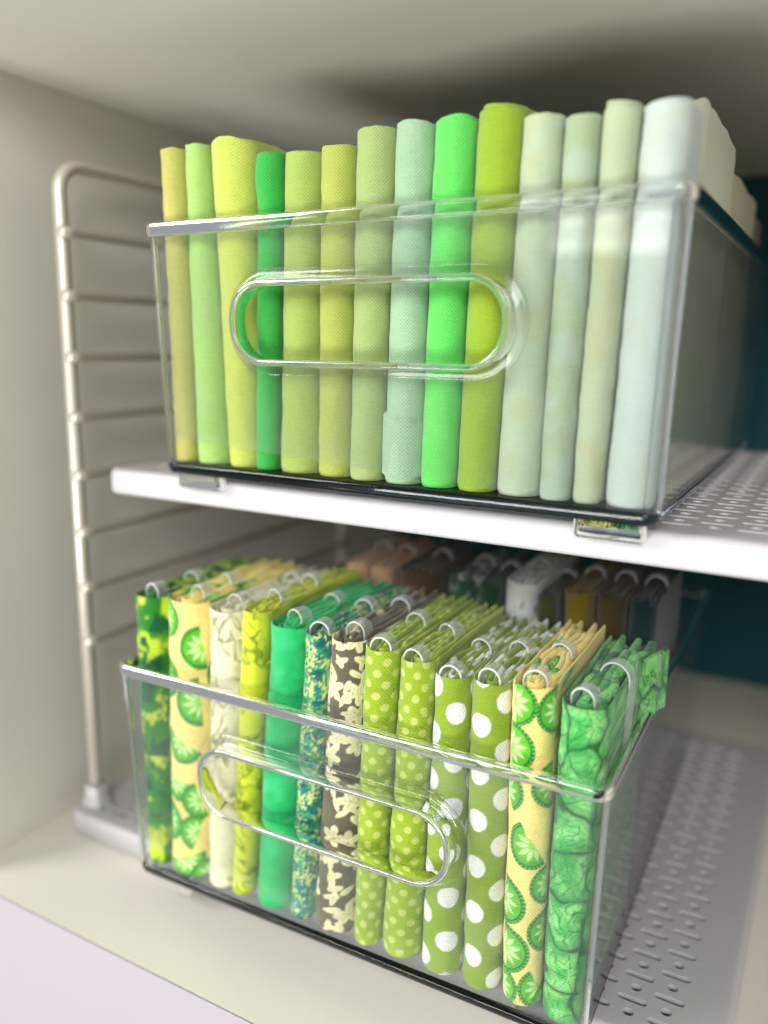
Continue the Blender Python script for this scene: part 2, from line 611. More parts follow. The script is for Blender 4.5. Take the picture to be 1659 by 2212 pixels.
def storage_bin(label, loc, rz, tap):
    root = empty('storage_bin', loc, rz)
    tag(root, label, 'bin', 'clear acrylic bins with a handle slot')
    th, zb, zt, r = 0.0024, 0.0066, BH - 0.0080, 0.007

    def taper(V):
        V = np.array(V, float)
        k = V[:, 2] / BH * tap
        V[:, 0] += k * np.sign(V[:, 0] - BW / 2)
        V[:, 1] += k * np.sign(V[:, 1] - BD / 2)
        return V

    # walls: an outer and an inner skin, the front one pierced by the handle slot
    V, F = [], []
    hole = stadium(0.0098)
    for off, flip in ((0.0, False), (th, True)):
        R = rrect(off, BW - off, off, BD - off, r - off, 8)
        b = len(V)
        m = len(R)
        V += [(x, y, zb) for x, y in R] + [(x, y, zt) for x, y in R]
        for i in range(m - 1):                            # the last edge is the straight front: left open for the slot
            if i < 8 or i >= 27: continue                 # the front corners are solid mouldings of their own
            f = (b + i, b + i + 1, b + m + i + 1, b + m + i)
            F.append(f[::-1] if flip else f)
        # front skin
        xl, xr = R[-1][0], R[0][0]
        ang = [(math.atan2(z - 0.0915, x - 0.1475), x, z) for x, z in hole]
        n = len(hole)
        hb = len(V)
        V += [(x, off, z) for x, z in hole]
        per = []
        for x, z in hole:
            dx, dz = x - 0.1475, z - 0.0915
            t = min([s for s in (((xr if dx > 0 else xl) - 0.1475) / dx if abs(dx) > 1e-9 else 9e9,
                                 ((zt if dz > 0 else zb) - 0.0915) / dz if abs(dz) > 1e-9 else 9e9)])
            per.append((0.1475 + dx * t, 0.0915 + dz * t))
        pb = len(V)
        V += [(x, off, z) for x, z in per]
        for i in range(n):
            c = (i + 1) % n
            f = [hb + i, hb + c, pb + c, pb + i]
            (xa, za), (xb_, zb_) = per[i], per[c]
            if abs(xa - xb_) > 1e-7 and abs(za - zb_) > 1e-7:          # a corner of the panel lies between
                V.append(((xr if (xa + xb_) / 2 > 0.1475 else xl), off, (zt if (za + zb_) / 2 > 0.0915 else zb)))
                f = [hb + i, hb + c, pb + c, len(V) - 1, pb + i]
            F.append(tuple(f) if flip else tuple(f[::-1]))
    obj('wall', taper(V), F, M['sheet'], root, False)
    for idx in (range(0, 9), range(27, 36)):
        Ro, Ri = rrect(0, BW, 0, BD, r, 8), rrect(th, BW - th, th, BD - th, r - th, 8)
        L = [Ro[i] for i in idx] + [Ri[i] for i in reversed(idx)]
        n = len(L)
        V = [(x, y, z) for z in (zb, zt) for x, y in L]
        F = [(i, (i + 1) % n, n + (i + 1) % n, n + i) for i in range(n)]
        for k in range(8):
            F.append((k, 17 - k, 16 - k, k + 1))
            F.append((n + k, n + k + 1, n + 16 - k, n + 17 - k))
        obj('corner', taper(V), F, M['solid'], root, False)
    # rim: a thick rolled lip
    R = rrect(th, BW - th, th, BD - th, r - th, 8)
    prof = round_prof(-0.0002, 0.0042, BH - 0.0080, BH, 0.0018, 5)
    V, F = sweep(R, prof)
    obj('rim', taper(V), [f[::-1] for f in F], M['solid'], root)
    # base: a thick slab, slightly dished
    R = rrect(0.0003, BW - 0.0003, 0.0003, BD - 0.0003, r, 8)
    prof = [(-0.0022, 0.0), (-0.0009, 0.0005), (-0.0002, 0.0018), (0.0006, 0.0050), (0.0002, 0.0064), (-0.0030, 0.0070)]
    V, F = sweep(R, prof, True, False)
    m, k = len(R), len(prof)
    F = [f[::-1] for f in F]
    F = [f[::-1] for f in F]
    F.append(tuple(i * k for i in reversed(range(m))))
    F.append(tuple(i * k + k - 1 for i in range(m)))
    obj('base', V, F, M['base'], root)
    # handle collar: swept in the plane of the front wall
    C = stadium(0.0)
    prof = [(0.0100, 0.0), (0.0076, -0.0002), (0.0054, -0.0010), (0.0038, -0.0024), (0.0029, -0.0042), (0.0026, -0.0060),
            (0.0002, -0.0060), (0.0, -0.0046), (0.0003, -0.0030), (0.0011, -0.0008), (0.0026, 0.0011), (0.0050, 0.0021), (0.0076, 0.0024), (0.0100, 0.0024)][::-1]
    V, F = sweep(C, prof)
    V = np.stack([V[:, 0], V[:, 2], V[:, 1]], 1)
    obj('handle_collar', taper(V), F, M['sheet'], root)
    V, F = sweep(C, round_prof(-0.0002, 0.0036, -0.0084, 0.0030, 0.0016, 5))
    V = np.stack([V[:, 0], V[:, 2], V[:, 1]], 1)
    obj('handle_lip', taper(V), F, M['solid'], root)
    # feet: hollow clear blocks under the corners
    for fx, fy, hh in ((0.006, 0.004, 0.0095), (BW - 0.041, 0.004, 0.0095), (0.006, BD - 0.02, 0.0038), (BW - 0.041, BD - 0.02, 0.0038)):
        V, F = [], []
        for ins, flip in ((0.0, False), (0.0013, True)):
            R = rrect(fx + ins, fx + 0.035 - ins, fy + ins, fy + 0.011 - ins, 0.0032 - ins, 5)
            prof = [(0.0, -0.0002 - ins), (-0.0003, -hh + 0.002 + ins * 0.3), (-0.0009, -hh + 0.0006 + ins * 0.8), (-0.0022, -hh + ins)]
            v, f = sweep(R, prof, True, False)
            m, k = len(R), len(prof)
            f.append(tuple(i * k for i in range(m)))
            f.append(tuple(i * k + k - 1 for i in reversed(range(m))))
            b0 = len(V)
            V += list(v)
            F += [tuple(b0 + i for i in (q[::-1] if flip else q)) for q in f]
        obj('foot', V, F, M['solid'], root)
    return root


BIN1 = (0.0672, -0.0115, 0.004, math.radians(-0.33))
BIN2 = (0.0554, -0.0396, -0.2662, math.radians(1.02))
storage_bin('clear bin on the upper shelf holding plain green fabrics', BIN1[:3], BIN1[3], 0.0040)
storage_bin('clear bin on the low tray holding printed green fabrics with clips', BIN2[:3], BIN2[3], 0.0040)


# ------------------------------------------------------------------ prints (u, v in millimetres on the cloth)
def C(r, g, b):
    return lin((r, g, b))


def p_plain(rgb, vary=0.10, seed=0, tint=None, tscale=14):
    base = C(*rgb)

    def f(u, v):
        n = fbm(u / 22 + seed, v / 30, seed, 3) - 0.5
        c = base * (1 + vary * 2 * n)[..., None]
        if tint is not None:
            m = sstep(0.45, 0.75, fbm(u / tscale + 3, v / tscale, seed + 9, 3))
            c = mixc(c, C(*tint) * np.ones_like(c), m * 0.6)
        return c
    return f


def p_batik(seed):
    def f(u, v):
        n = fbm(u / 16, v / 26, seed, 4)
        n2 = fbm(u / 9 + 4, v / 12, seed + 7, 4)
        c = mixc(C(36, 120, 30) * np.ones(u.shape + (3,)), C(175, 205, 45), sstep(0.50, 0.66, n))
        c = mixc(c, C(14, 84, 44), sstep(0.55, 0.66, n2))
        return mixc(c, C(195, 205, 70), sstep(0.62, 0.72, 1 - n2) * 0.8)
    return f


def lime_slices(slices, seed, R=12.5, bg=(236, 216, 128)):
    def f(u, v):
        n = fbm(u / 10, v / 10, seed, 4)
        c = C(*bg) * (0.9 + 0.25 * n)[..., None]
        sp = vnoise(u / 1.8, v / 1.8, seed + 3)
        c = mixc(c, C(226, 150, 60), sstep(0.86, 0.95, sp) * sstep(0.55, 0.7, vnoise(u / 9, v / 9, seed + 5)))
        for (cu, cv, an, sc_) in slices:
            a = math.radians(an)
            du, dv = u - cu, v - cv
            p, q = du * math.cos(a) + dv * math.sin(a), -du * math.sin(a) + dv * math.cos(a)
            RR = R * sc_
            r = np.hypot(p, q * 0.93)
            th = np.arctan2(q, p)
            ins = sstep(0, 0.5, RR - r) * sstep(-0.2, 0.3, q)
            s = C(84, 172, 40) * (0.8 + 0.5 * fbm(u / 4, v / 4, seed + 8, 3))[..., None]
            s = mixc(s, C(158, 218, 92), sstep(0.3, 0.8, 1 - r / RR) * 0.8)
            k = th / math.pi * 5.5
            d = np.abs(k - np.round(k)) / 5.5 * math.pi * r
            wd = 1.5 * np.sin(np.clip((r / RR - 0.12) / 0.62, 0, 1) * math.pi)
            s = mixc(s, C(205, 236, 160), sstep(0.0, 0.7, wd - d) * 0.9)
            rim = sstep(0.80 * RR, 0.84 * RR, r)
            s = mixc(s, C(22, 104, 40), rim)
            dash = np.abs(((th * RR * 0.9 / 2.1) % 1) - 0.5)
            s = mixc(s, C(96, 186, 70), rim * sstep(0.86, 0.88, r / RR) * sstep(0.03, 0.0, r / RR - 0.955) * sstep(0.16, 0.26, dash) * 0.85)
            c = mixc(c, s, ins)
        return c
    return f


def p_strokes(bg, fg, seed, su=5.0, sv=14.0, lo=0.06, ang=25, amt=0.8):
    def f(u, v):
        a = math.radians(ang)
        c = C(*bg) * (0.9 + 0.2 * fbm(u / 12, v / 12, seed, 3))[..., None]
        for s, sg in ((0, 1), (5, -1)):
            p, q = u * math.cos(a * sg) + v * math.sin(a * sg), -u * math.sin(a * sg) + v * math.cos(a * sg)
            r = np.abs(fbm(p / su, q / sv, seed + s, 3) - 0.5)
            m = sstep(lo, 0.0, r) * sstep(0.42, 0.6, fbm(u / 13, v / 15, seed + s + 2, 2))
            c = mixc(c, C(*fg), m * amt)
        return c
    return f


def p_speckle(seed):
    def f(u, v):
        c = mixc(C(20, 120, 116) * np.ones(u.shape + (3,)), C(16, 92, 88), sstep(0.45, 0.62, fbm(u / 6, v / 7, seed, 4)))
        c = mixc(c, C(60, 160, 90), sstep(0.5, 0.62, fbm(u / 4, v / 4, seed + 4, 3)) * 0.8)
        m = sstep(0.55, 0.68, vnoise(u / 1.1, v / 1.1, seed + 9) * 0.6 + 0.4 * vnoise(u / 5, v / 6, seed + 11))
        return mixc(c, C(206, 214, 128), m * 0.9)
    return f


def p_flowers(seed):
    rg = np.random.default_rng(seed)
    items = []
    for cv in np.arange(-10, 215, 15.5):
        for cu in np.arange(-60, 61, 14.5):
            x, y, a = cu + rg.uniform(-4, 4), cv + rg.uniform(-4, 4) + (8 if round(cu / 14.5) % 2 else 0), rg.uniform(0, 360)
            if rg.random() < 0.6:
                for k in range(5):
                    items.append((x, y, a + 72 * k + rg.uniform(-10, 10), 3.6, 4.4, 2.3))
            else:
                for k in range(4):
                    items.append((x + rg.uniform(-3, 3), y - 6 + 4 * k, a + (35 if k % 2 else -35), 4.0, 4.6, 1.8))

    def f(u, v):
        c = C(96, 90, 70) * (0.85 + 0.3 * fbm(u / 3, v / 3, seed, 3))[..., None]
        m = np.zeros(u.shape)
        ctr = np.zeros(u.shape)
        for x, y, a, d, l, w in items:
            ar = math.radians(a)
            px, py = x + d * math.cos(ar), y + d * math.sin(ar)
            sel = (np.abs(u - px) < 8) & (np.abs(v - py) < 8)
            if not sel.any(): continue
            du, dv = u[sel] - px, v[sel] - py
            p, q = du * math.cos(ar) + dv * math.sin(ar), -du * math.sin(ar) + dv * math.cos(ar)
            e = (p / l) ** 2 + (q / (w * (1 + 0.25 * p / l))) ** 2
            m[sel] = np.maximum(m[sel], sstep(1.08, 0.86, e))
            ctr[sel] = np.maximum(ctr[sel], sstep(0.35, 0.15, np.abs(q)) * sstep(0.6, 0.1, p / l) * 0.5 * (e < 0.8))
        c = mixc(c, C(226, 220, 172), m)
        return mixc(c, C(120, 110, 74), ctr * m)
    return f


def p_dots(bg, fg, pu, pv, r, seed, ou=0, ov=0, ey=1.0):
    def f(u, v):
        c = C(*bg) * (0.92 + 0.16 * fbm(u / 14, v / 18, seed, 3))[..., None]
        m = np.zeros(u.shape)
        for k in (0, 1):
            x = (u - ou) / pu + 0.5 * k
            y = (v - ov) / pv + 0.5 * k
            ix, iy = np.round(x), np.round(y)
            d = np.hypot((x - ix) * pu, (y - iy) * pv * ey) + 0.35 * (vnoise(u / 2, v / 2, seed) - 0.5)
            m = np.maximum(m, sstep(r + 0.25, r - 0.35, d))
        return mixc(c, C(*fg), m)
    return f


def p_tropic(seed):
    rg = np.random.default_rng(seed)
    cs = [(x + rg.uniform(-5, 5), y + rg.uniform(-5, 5), rg.uniform(0, 6.28)) for x in np.arange(-75, 76, 25) for y in np.arange(-20, 225, 26)]

    def f(u, v):
        wu, wv = u + 18 * (fbm(u / 14, v / 14, seed, 2) - 0.5), v + 18 * (fbm(u / 14 + 7, v / 14, seed + 1, 2) - 0.5)
        d1 = np.full(u.shape, 1e9)
        d2 = np.full(u.shape, 1e9)
        an = np.zeros(u.shape)
        for x, y, a in cs:
            d = np.hypot((wu - x) * 1.15, wv - y)
            th = np.arctan2(wv - y, wu - x) + a
            new = d < d1
            d2 = np.where(new, d1, np.minimum(d2, d))
            an = np.where(new, th, an)
            d1 = np.where(new, d, d1)
        edge = np.maximum(sstep(3.6, 0.8, d2 - d1), 0.45 * sstep(11, 1, d2 - d1))
        k = an / (2 * math.pi) * 7
        vein = sstep(0.55, 0.05, np.abs(k - np.round(k)) / 7 * 2 * math.pi * d1) * sstep(0.5, 2.5, d1)
        k2 = d1 / 3.1 + 1.2 * np.abs(k - np.round(k))
        rib = sstep(0.12, 0.0, np.abs(k2 - np.round(k2))) * 0.55 * sstep(2, 5, d1)
        c = mixc(C(136, 214, 122) * np.ones(u.shape + (3,)), C(78, 180, 82), sstep(0.35, 0.7, fbm(u / 6, v / 6, seed + 5, 3)))
        m = np.clip(np.maximum(np.maximum(edge, vein * 0.9), rib * 1.3), 0, 1)
        c = mixc(c, C(10, 88, 42), m)
        deep = sstep(0.56, 0.7, fbm(u / 13 + 2, v / 15, seed + 13, 3))
        return mixc(c, C(34, 136, 66), deep * 0.55)
    return f


# ------------------------------------------------------------------ folded fabric bundles
def u_path(x0, x1, y0, D, nfront=41, nside=6, ex=2.05):
    """plan of one fold: back along the left, round the front, back along the right"""
    w = (x1 - x0) / 2
    cx = (x0 + x1) / 2
    dep = min(w * 1.0, 0.0135)
    pts = []
    for i in range(nside):
        pts.append((x0, y0 + dep + (D - dep) * (1 - i / nside) ** 1.6))
    for i in range(nfront):
        a = math.pi - math.pi * i / (nfront - 1)
        ca, sa = math.cos(a), math.sin(a)
        pts.append((cx + w * math.copysign(abs(ca) ** (2 / ex), ca), y0 + dep - dep * abs(sa) ** (2 / ex)))
    for i in range(1, nside + 1):
        pts.append((x1, y0 + dep + (D - dep) * (i / nside) ** 1.6))
    return np.array(pts)


def resample(P, step):
    s = np.concatenate([[0], np.cumsum(np.linalg.norm(np.diff(P, axis=0), axis=1))])
    n = max(2, int(s[-1] / step) + 1)
    t = np.linspace(0, s[-1], n)
    return np.stack([np.interp(t, s, P[:, 0]), np.interp(t, s, P[:, 1])], 1), t


def wrap_mesh(bl, br, tl, tr, H, D, seed, pr, mat, parent, step=0.0006, vstep=0.0009, amp=0.0007, hvar=0.0012, th=0.0011,
              cuff=None, name='outer_wrap', puff=0.0, bulge=None, uvoff=(0, 0), sag=0.0):
    """the outer turn of cloth: bottom edges bl..br, top edges tl..tr (x), height H, running D back"""
    wmax = max(br - bl, tr - tl)
    A = u_path(0, 1, 0, 1)                                  # only for the count of points
    front = 0.5 * math.pi * wmax
    nf = max(21, int(1.25 * wmax / step) | 1)
    Pb = u_path(bl, br, 0, D, nf, 7)
    Pt = u_path(tl, tr, 0, D, nf, 7)
    Pm = (Pb + Pt) / 2
    s = np.concatenate([[0], np.cumsum(np.linalg.norm(np.diff(Pm, axis=0), axis=1))])
    s = s - s[len(s) // 2]
    nz = int(H / vstep) + 1
    zs = np.concatenate([np.array([0, 0.0007, 0.0018, 0.0034]), np.linspace(0.0055, 1, nz) * (H - 0.0) * 1.0])
    zs = np.unique(np.concatenate([zs[:4], zs[4:][zs[4:] > 0.004]]))
    S, Z = np.meshgrid(s, zs, indexing='ij')
    hv = hvar * (2 * fbm(S / 0.012 + seed, S * 0 + 1.5, seed, 3) - 1) + sag * np.clip(np.abs(S) - 0.004, 0, 0.03)
    K = Z / H
    Zr = Z * (1 + hv * K / H)
    X = Pb[:, 0][:, None] * (1 - K) + Pt[:, 0][:, None] * K
    Y = Pb[:, 1][:, None] * (1 - K) + Pt[:, 1][:, None] * K
    N = path_normals(Pm, False) * -1.0                       # points away from the fold's inside
    c = np.array([(bl + br + tl + tr) / 4, D / 2])
    if np.sum((Pm[len(Pm) // 2] - c) * N[len(Pm) // 2]) < 0: N = -N
    disp = amp * 2 * (fbm(S / 0.022 + 3.1 * seed, Z / 0.050 + seed, seed + 2, 3) - 0.5)
    disp += amp * 0.5 * (2 * fbm(S / 0.05 + 9, Z / 0.012 + seed, seed + 5, 2) - 1)
    disp += 0.00036 * (2 * fbm(S / 0.009 + 5, Z / 0.009 + seed * 2.7, seed + 8, 3) - 1)
    disp += puff * np.sin(np.clip(K, 0, 1) * math.pi)
    disp -= 0.0010 * np.exp(-Z / 0.0013)                     # turned-in bottom
    if bulge is not None:
        for (bz, bs, bw, ba) in bulge:
            disp += ba * np.exp(-((Z - bz) / bw) ** 2 - ((S - bs) / 0.014) ** 2)
    if cuff is not None:
        z0, z1, a = cuff
        disp += a * sstep(z1 + 0.0003, z1 - 0.0003, Z + 0.002 * np.sin(S / 0.009)) * sstep(z0 - 0.0004, z0 + 0.0004, Z)
    X = X + N[:, 0][:, None] * disp
    Y = Y + N[:, 1][:, None] * disp
    # rounded top edge and the inside of the turn
    rows = [np.stack([X, Y, Zr], -1)]
    top = rows[0][:, -1, :]
    inn = []
    for f, dz in ((0.15, 0.0004), (0.5, 0.00062), (0.85, 0.0004), (1.0, 0.0), (1.0, -0.012), (0.9, -0.03)):
        q = top.copy()
        q[:, 0] -= N[:, 0] * th * f
        q[:, 1] -= N[:, 1] * th * f
        q[:, 2] += dz
        inn.append(q)
    G = np.concatenate([rows[0], np.stack(inn, 1)], 1)
    m, k = G.shape[:2]
    U = np.repeat(s[:, None] * 1000, k, 1)
    Vv = np.concatenate([Z * 1000, np.repeat(np.array([[H * 1000 + 0.3, H * 1000 + 0.7, H * 1000 + 1.1, H * 1000 + 1.5, H * 1000 - 10, H * 1000 - 28]]), m, 0)], 1)
    col = pr(U + uvoff[0], Vv + uvoff[1]).reshape(-1, 3)
    ii = np.arange(m * k).reshape(m, k)
    F = np.stack([ii[:-1, :-1], ii[1:, :-1], ii[1:, 1:], ii[:-1, 1:]], -1).reshape(-1, 4)
    return obj(name, G.reshape(-1, 3), F, mat, parent, True, np.stack([U, Vv], -1).reshape(-1, 2), np.clip(col, 0.002, 0.95))


def fold_mesh(P, H, th, seed, pr, mat, parent, name='inner_fold', drop=0.03, hv=0.0015, dens=0.0009, uvo=(0, 0), rows=1):
    """one inner turn or pleat standing inside the wrap: plan path P, rounded crest of thickness th"""
    P, s = resample(np.asarray(P, float), dens)
    N = path_normals(P, False)
    h = th / 2
    low = [-drop + (drop - 0.008) * i / rows for i in range(rows + 1)]
    prof = [(-h, z) for z in low] + [(-h, -h)]
    for i in range(1, 8):
        a = math.pi - math.pi * i / 8
        prof.append((h * math.cos(a), -h + h * math.sin(a)))
    prof += [(h, -h)] + [(h, z) for z in reversed(low)]
    S = s[:, None]
    hh = H + hv * (2 * fbm(s / 0.03 + seed, s * 0 + 0.5, seed, 3) - 1)
    if name == 'pleat': hh = hh - 0.0045 * sstep(s[-1] - 0.016, s[-1], s) - 0.002 * sstep(0.006, 0.0, s)
    wv = 0.0006 * (2 * fbm(s / 0.02 + seed, s * 0 + 3.5, seed + 3, 2) - 1)
    G = np.zeros((len(P), len(prof), 3))
    L = 0
    vv = []
    for j, (n, z) in enumerate(prof):
        G[:, j, 0] = P[:, 0] + N[:, 0] * (n + wv)
        G[:, j, 1] = P[:, 1] + N[:, 1] * (n + wv)
        G[:, j, 2] = hh + z
        if j: L += math.hypot(n - prof[j - 1][0], z - prof[j - 1][1])
        vv.append(L * 1000)
    m, k = G.shape[:2]
    U = np.repeat(s[:, None] * 1000, k, 1)
    Vv = np.repeat(np.array(vv)[None, :], m, 0)
    col = pr(U + 13.0 * (seed % 7) + uvo[0], Vv + 37.0 * (seed % 5) + uvo[1]).reshape(-1, 3)
    ii = np.arange(m * k).reshape(m, k)
    F = np.stack([ii[:-1, :-1], ii[1:, :-1], ii[1:, 1:], ii[:-1, 1:]], -1).reshape(-1, 4).tolist()
    F.append(list(ii[0]))
    F.append(list(ii[-1][::-1]))
    return obj(name, G.reshape(-1, 3), F, mat, parent, True, np.stack([U, Vv], -1).reshape(-1, 2), np.clip(col, 0.002, 0.95))


def frame_root(name, frame, x, y, z):
    ox, oy, oz, a = frame
    return empty(name, (ox + x * math.cos(a) - y * math.sin(a), oy + x * math.sin(a) + y * math.cos(a), oz + z), a)


def squeeze(y, clips, amt):
    k = 1.0
    for c in clips:
        k -= amt * math.exp(-((y - c) / 0.009) ** 2)
    return k


# ---- upper bin: fourteen plain bundles, left to right
# label, colour (sRGB), top left/right x, bottom left/right x, height, extras
UP = [
    ('olive yellow folded fabric leftmost in the upper bin', (176, 174, 90), .0589, .0784, .0590, .0761, 0.1845, dict(tint=None)),
    ('pale lime green folded fabric second from the left in the upper bin', (156, 194, 104), .0793, .0970, .0757, .1013, 0.185, {}),
    ('bright yellow lime folded fabric that flares wide at the top in the upper bin', (182, 194, 86), .0964, .1290, .1028, .1254, 0.187, dict(sag=-0.25)),
    ('mid green folded fabric sunk below its neighbours in the upper bin', (54, 162, 66), .1335, .1510, .1254, .1405, 0.1755, dict(bulge=[(0.165, -0.012, 0.012, 0.0022)])),
    ('moss lime folded fabric with a doubled top edge in the upper bin', (152, 172, 84), .1512, .1757, .1411, .1704, 0.174, dict(lip=0.0012)),
    ('olive lime folded fabric right of the doubled top edge in the upper bin', (160, 172, 80), .1754, .1979, .1704, .1928, 0.176, {}),
    ('sage green folded fabric left of the pale mint one in the upper bin', (152, 172, 106), .1984, .2222, .1928, .2151, 0.1815, {}),
    ('pale mint folded fabric with a turned-up cuff near its foot in the upper bin', (150, 182, 146), .2222, .2445, .2151, .2390, 0.182, dict(cuff=(0.0045, 0.036, 0.0018))),
    ('neon green folded fabric in the upper bin', (92, 198, 86), .2440, .2677, .2385, .2607, 0.1805, dict(lip=0.0022)),
    ('chartreuse folded fabric standing tallest at the right of the neon green one', (136, 164, 44), .2674, .2929, .2607, .2832, 0.1825, dict(lip=0.0040)),
    ('pale grey green folded fabric right of the chartreuse one', (166, 182, 152), .2913, .3127, .2833, .3083, 0.1775, dict(fine=1, tint=(170, 174, 130))),
    ('mottled sage folded fabric between two paler ones at the right of the upper bin', (152, 168, 130), .3124, .3309, .3079, .3256, 0.175, dict(fine=1, tint=(160, 180, 164), lip=0.0010)),
    ('cream green folded fabric beside the white one in the upper bin', (168, 180, 146), .3302, .3480, .3257, .3413, 0.1765, dict(fine=1, tint=(172, 172, 126), lip=0.0032)),
    ('white folded fabric with a cool tint, rightmost in the front row of the upper bin', (180, 192, 184), .3478, .3705, .3410, .3675, 0.1768, dict(fine=1, tint=(180, 186, 166), lip=0.0016)),
]


def remap(x, a0, a1, b0, b1):
    return b0 + (x - a0) / (a1 - a0) * (b1 - b0)


UPD = 0.108
for i, (label, rgb, tl, tr, bl, br, H, ex) in enumerate(UP):
    tl, tr = [remap(x, .0589, .3705, .0655, .3703) for x in (tl, tr)]
    bl, br = [remap(x, .0590, .3675, .0698, .3675) for x in (bl, br)]
    tl, tr, bl, br = [x - BIN1[0] for x in (tl, tr, bl, br)]
    cx = (bl + br) / 2
    y0 = 0.0030 + 0.0010 * random.random()
    root = frame_root('folded_fabric', BIN1, cx, y0, 0.0074)
    tag(root, label, 'fabric', 'plain folded fabrics in the upper bin')
    mat = M['fine'] if ex.get('fine') else M['weave']
    pr = p_plain(rgb, 0.07, i * 3 + 1, ex.get('tint'))
    g = 0.0006
    DD = 0.034 if i == 13 else UPD
    wrap_mesh(bl - cx + g, br - cx - g, tl - cx + g, tr - cx - g, H, DD, i + 3, pr, mat, root, 0.0007, 0.0014,
              0.00042, 0.0016, cuff=ex.get('cuff'), bulge=ex.get('bulge'), sag=ex.get('sag', 0.0))
    wt = tr - tl
    ct = (tl + tr) / 2 - cx
    lip = ex.get('lip', -0.0008)
    for j, (fr, yy, dz) in enumerate(((0.74, 0.0022, lip), (0.48, 0.0045, lip * 0.4 - 0.001), (0.2, 0.007, -0.002))):
        P = u_path(ct - wt / 2 * fr, ct + wt / 2 * fr, yy, DD - 0.002, 21, 5)
        fold_mesh(P, H + dz, 0.0018, i * 5 + j, pr, mat, root, hv=0.0022)

# bundles of the rows behind, at the right side of the upper bin
for i, (label, rgb, x0, x1, y0, y1, H) in enumerate((
        ('cream folded fabric right behind the white one in the upper bin', (188, 192, 162), .274, .3000, .047, .158, .187),
        ('pale sand folded fabric third from the front at the right of the upper bin', (176, 172, 136), .272, .2995, .165, .285, .176),
        ('dark brown folded fabric at the far back of the upper bin', (92, 70, 50), .266, .298, .296, .350, .168))):
    cx = (x0 + x1) / 2
    root = frame_root('folded_fabric', BIN1, cx, y0, 0.0074)
    tag(root, label, 'fabric', 'folded fabrics in the back rows of the upper bin')
    pr = p_plain(rgb, 0.06, 50 + i)
    wrap_mesh(x0 - cx, x1 - cx, x0 - cx + 0.0005, x1 - cx + 0.001, H, y1 - y0, 41 + i, pr, M['fine'], root, 0.0012, 0.003, 0.0010, 0.004)
    for j, fr in enumerate((0.7, 0.4)):
        P = u_path(-0.012 * fr, 0.012 * fr, 0.003 + 0.003 * j, y1 - y0, 21, 5)
        fold_mesh(P, H + 0.001 - 0.002 * j, 0.002, 71 + j + 2 * i, pr, M['fine'], root)

# ---- lower bin: thirteen printed bundles, left to right
LIME_A = lime_slices([(-15, 176, -70, .95), (16, 160, 100, 1.0), (-17, 136, -90, 1.0), (14, 124, 95, 1.1), (2, 96, 150, 1.0), (-5, 68, 175, 1.0), (14, 56, 110, .9), (-15, 36, -80, 1.0), (12, 32, 70, .9), (2, 14, 200, 1.0),
                      (34, 140, 80, 1), (36, 70, 200, 1), (-36, 90, 120, 1), (36, 20, 10, 1)] +
                     [(x, y, 40 * k, .9) for k, (x, y) in enumerate(((50, 175), (-55, 150), (70, 150), (-75, 160), (95, 160), (60, 60), (85, 40), (-40, 180), (30, 180), (60, 110), (90, 100), (20, 0), (45, 40), (75, 10)))], 5, 15)
LIME_B = lime_slices([(-9, 171, -78, 1.0), (-10, 147, -88, 1.05), (-13, 122, -55, .95), (6, 96, 122, 1.08), (-12, 60, -98, 1.1), (-9, 32, -82, 1.1), (-13, 8, -50, 1.0), (17, 128, 92, 1.0),
                      (17, 72, 100, .9), (18, 45, 90, 1.0), (14, 12, 125, 1.0), (18, 168, 90, 1.0)] +
                     [(x, y, 50 * k, .85) for k, (x, y) in enumerate(((30, 150), (-28, 150), (48, 170), (-50, 160), (70, 150), (-72, 170), (90, 160), (28, 60), (52, 40), (75, 70), (40, 100), (65, 15), (30, 185), (60, 185), (85, 185), (20, 0), (45, 10), (85, 100)))], 9, 13.2)
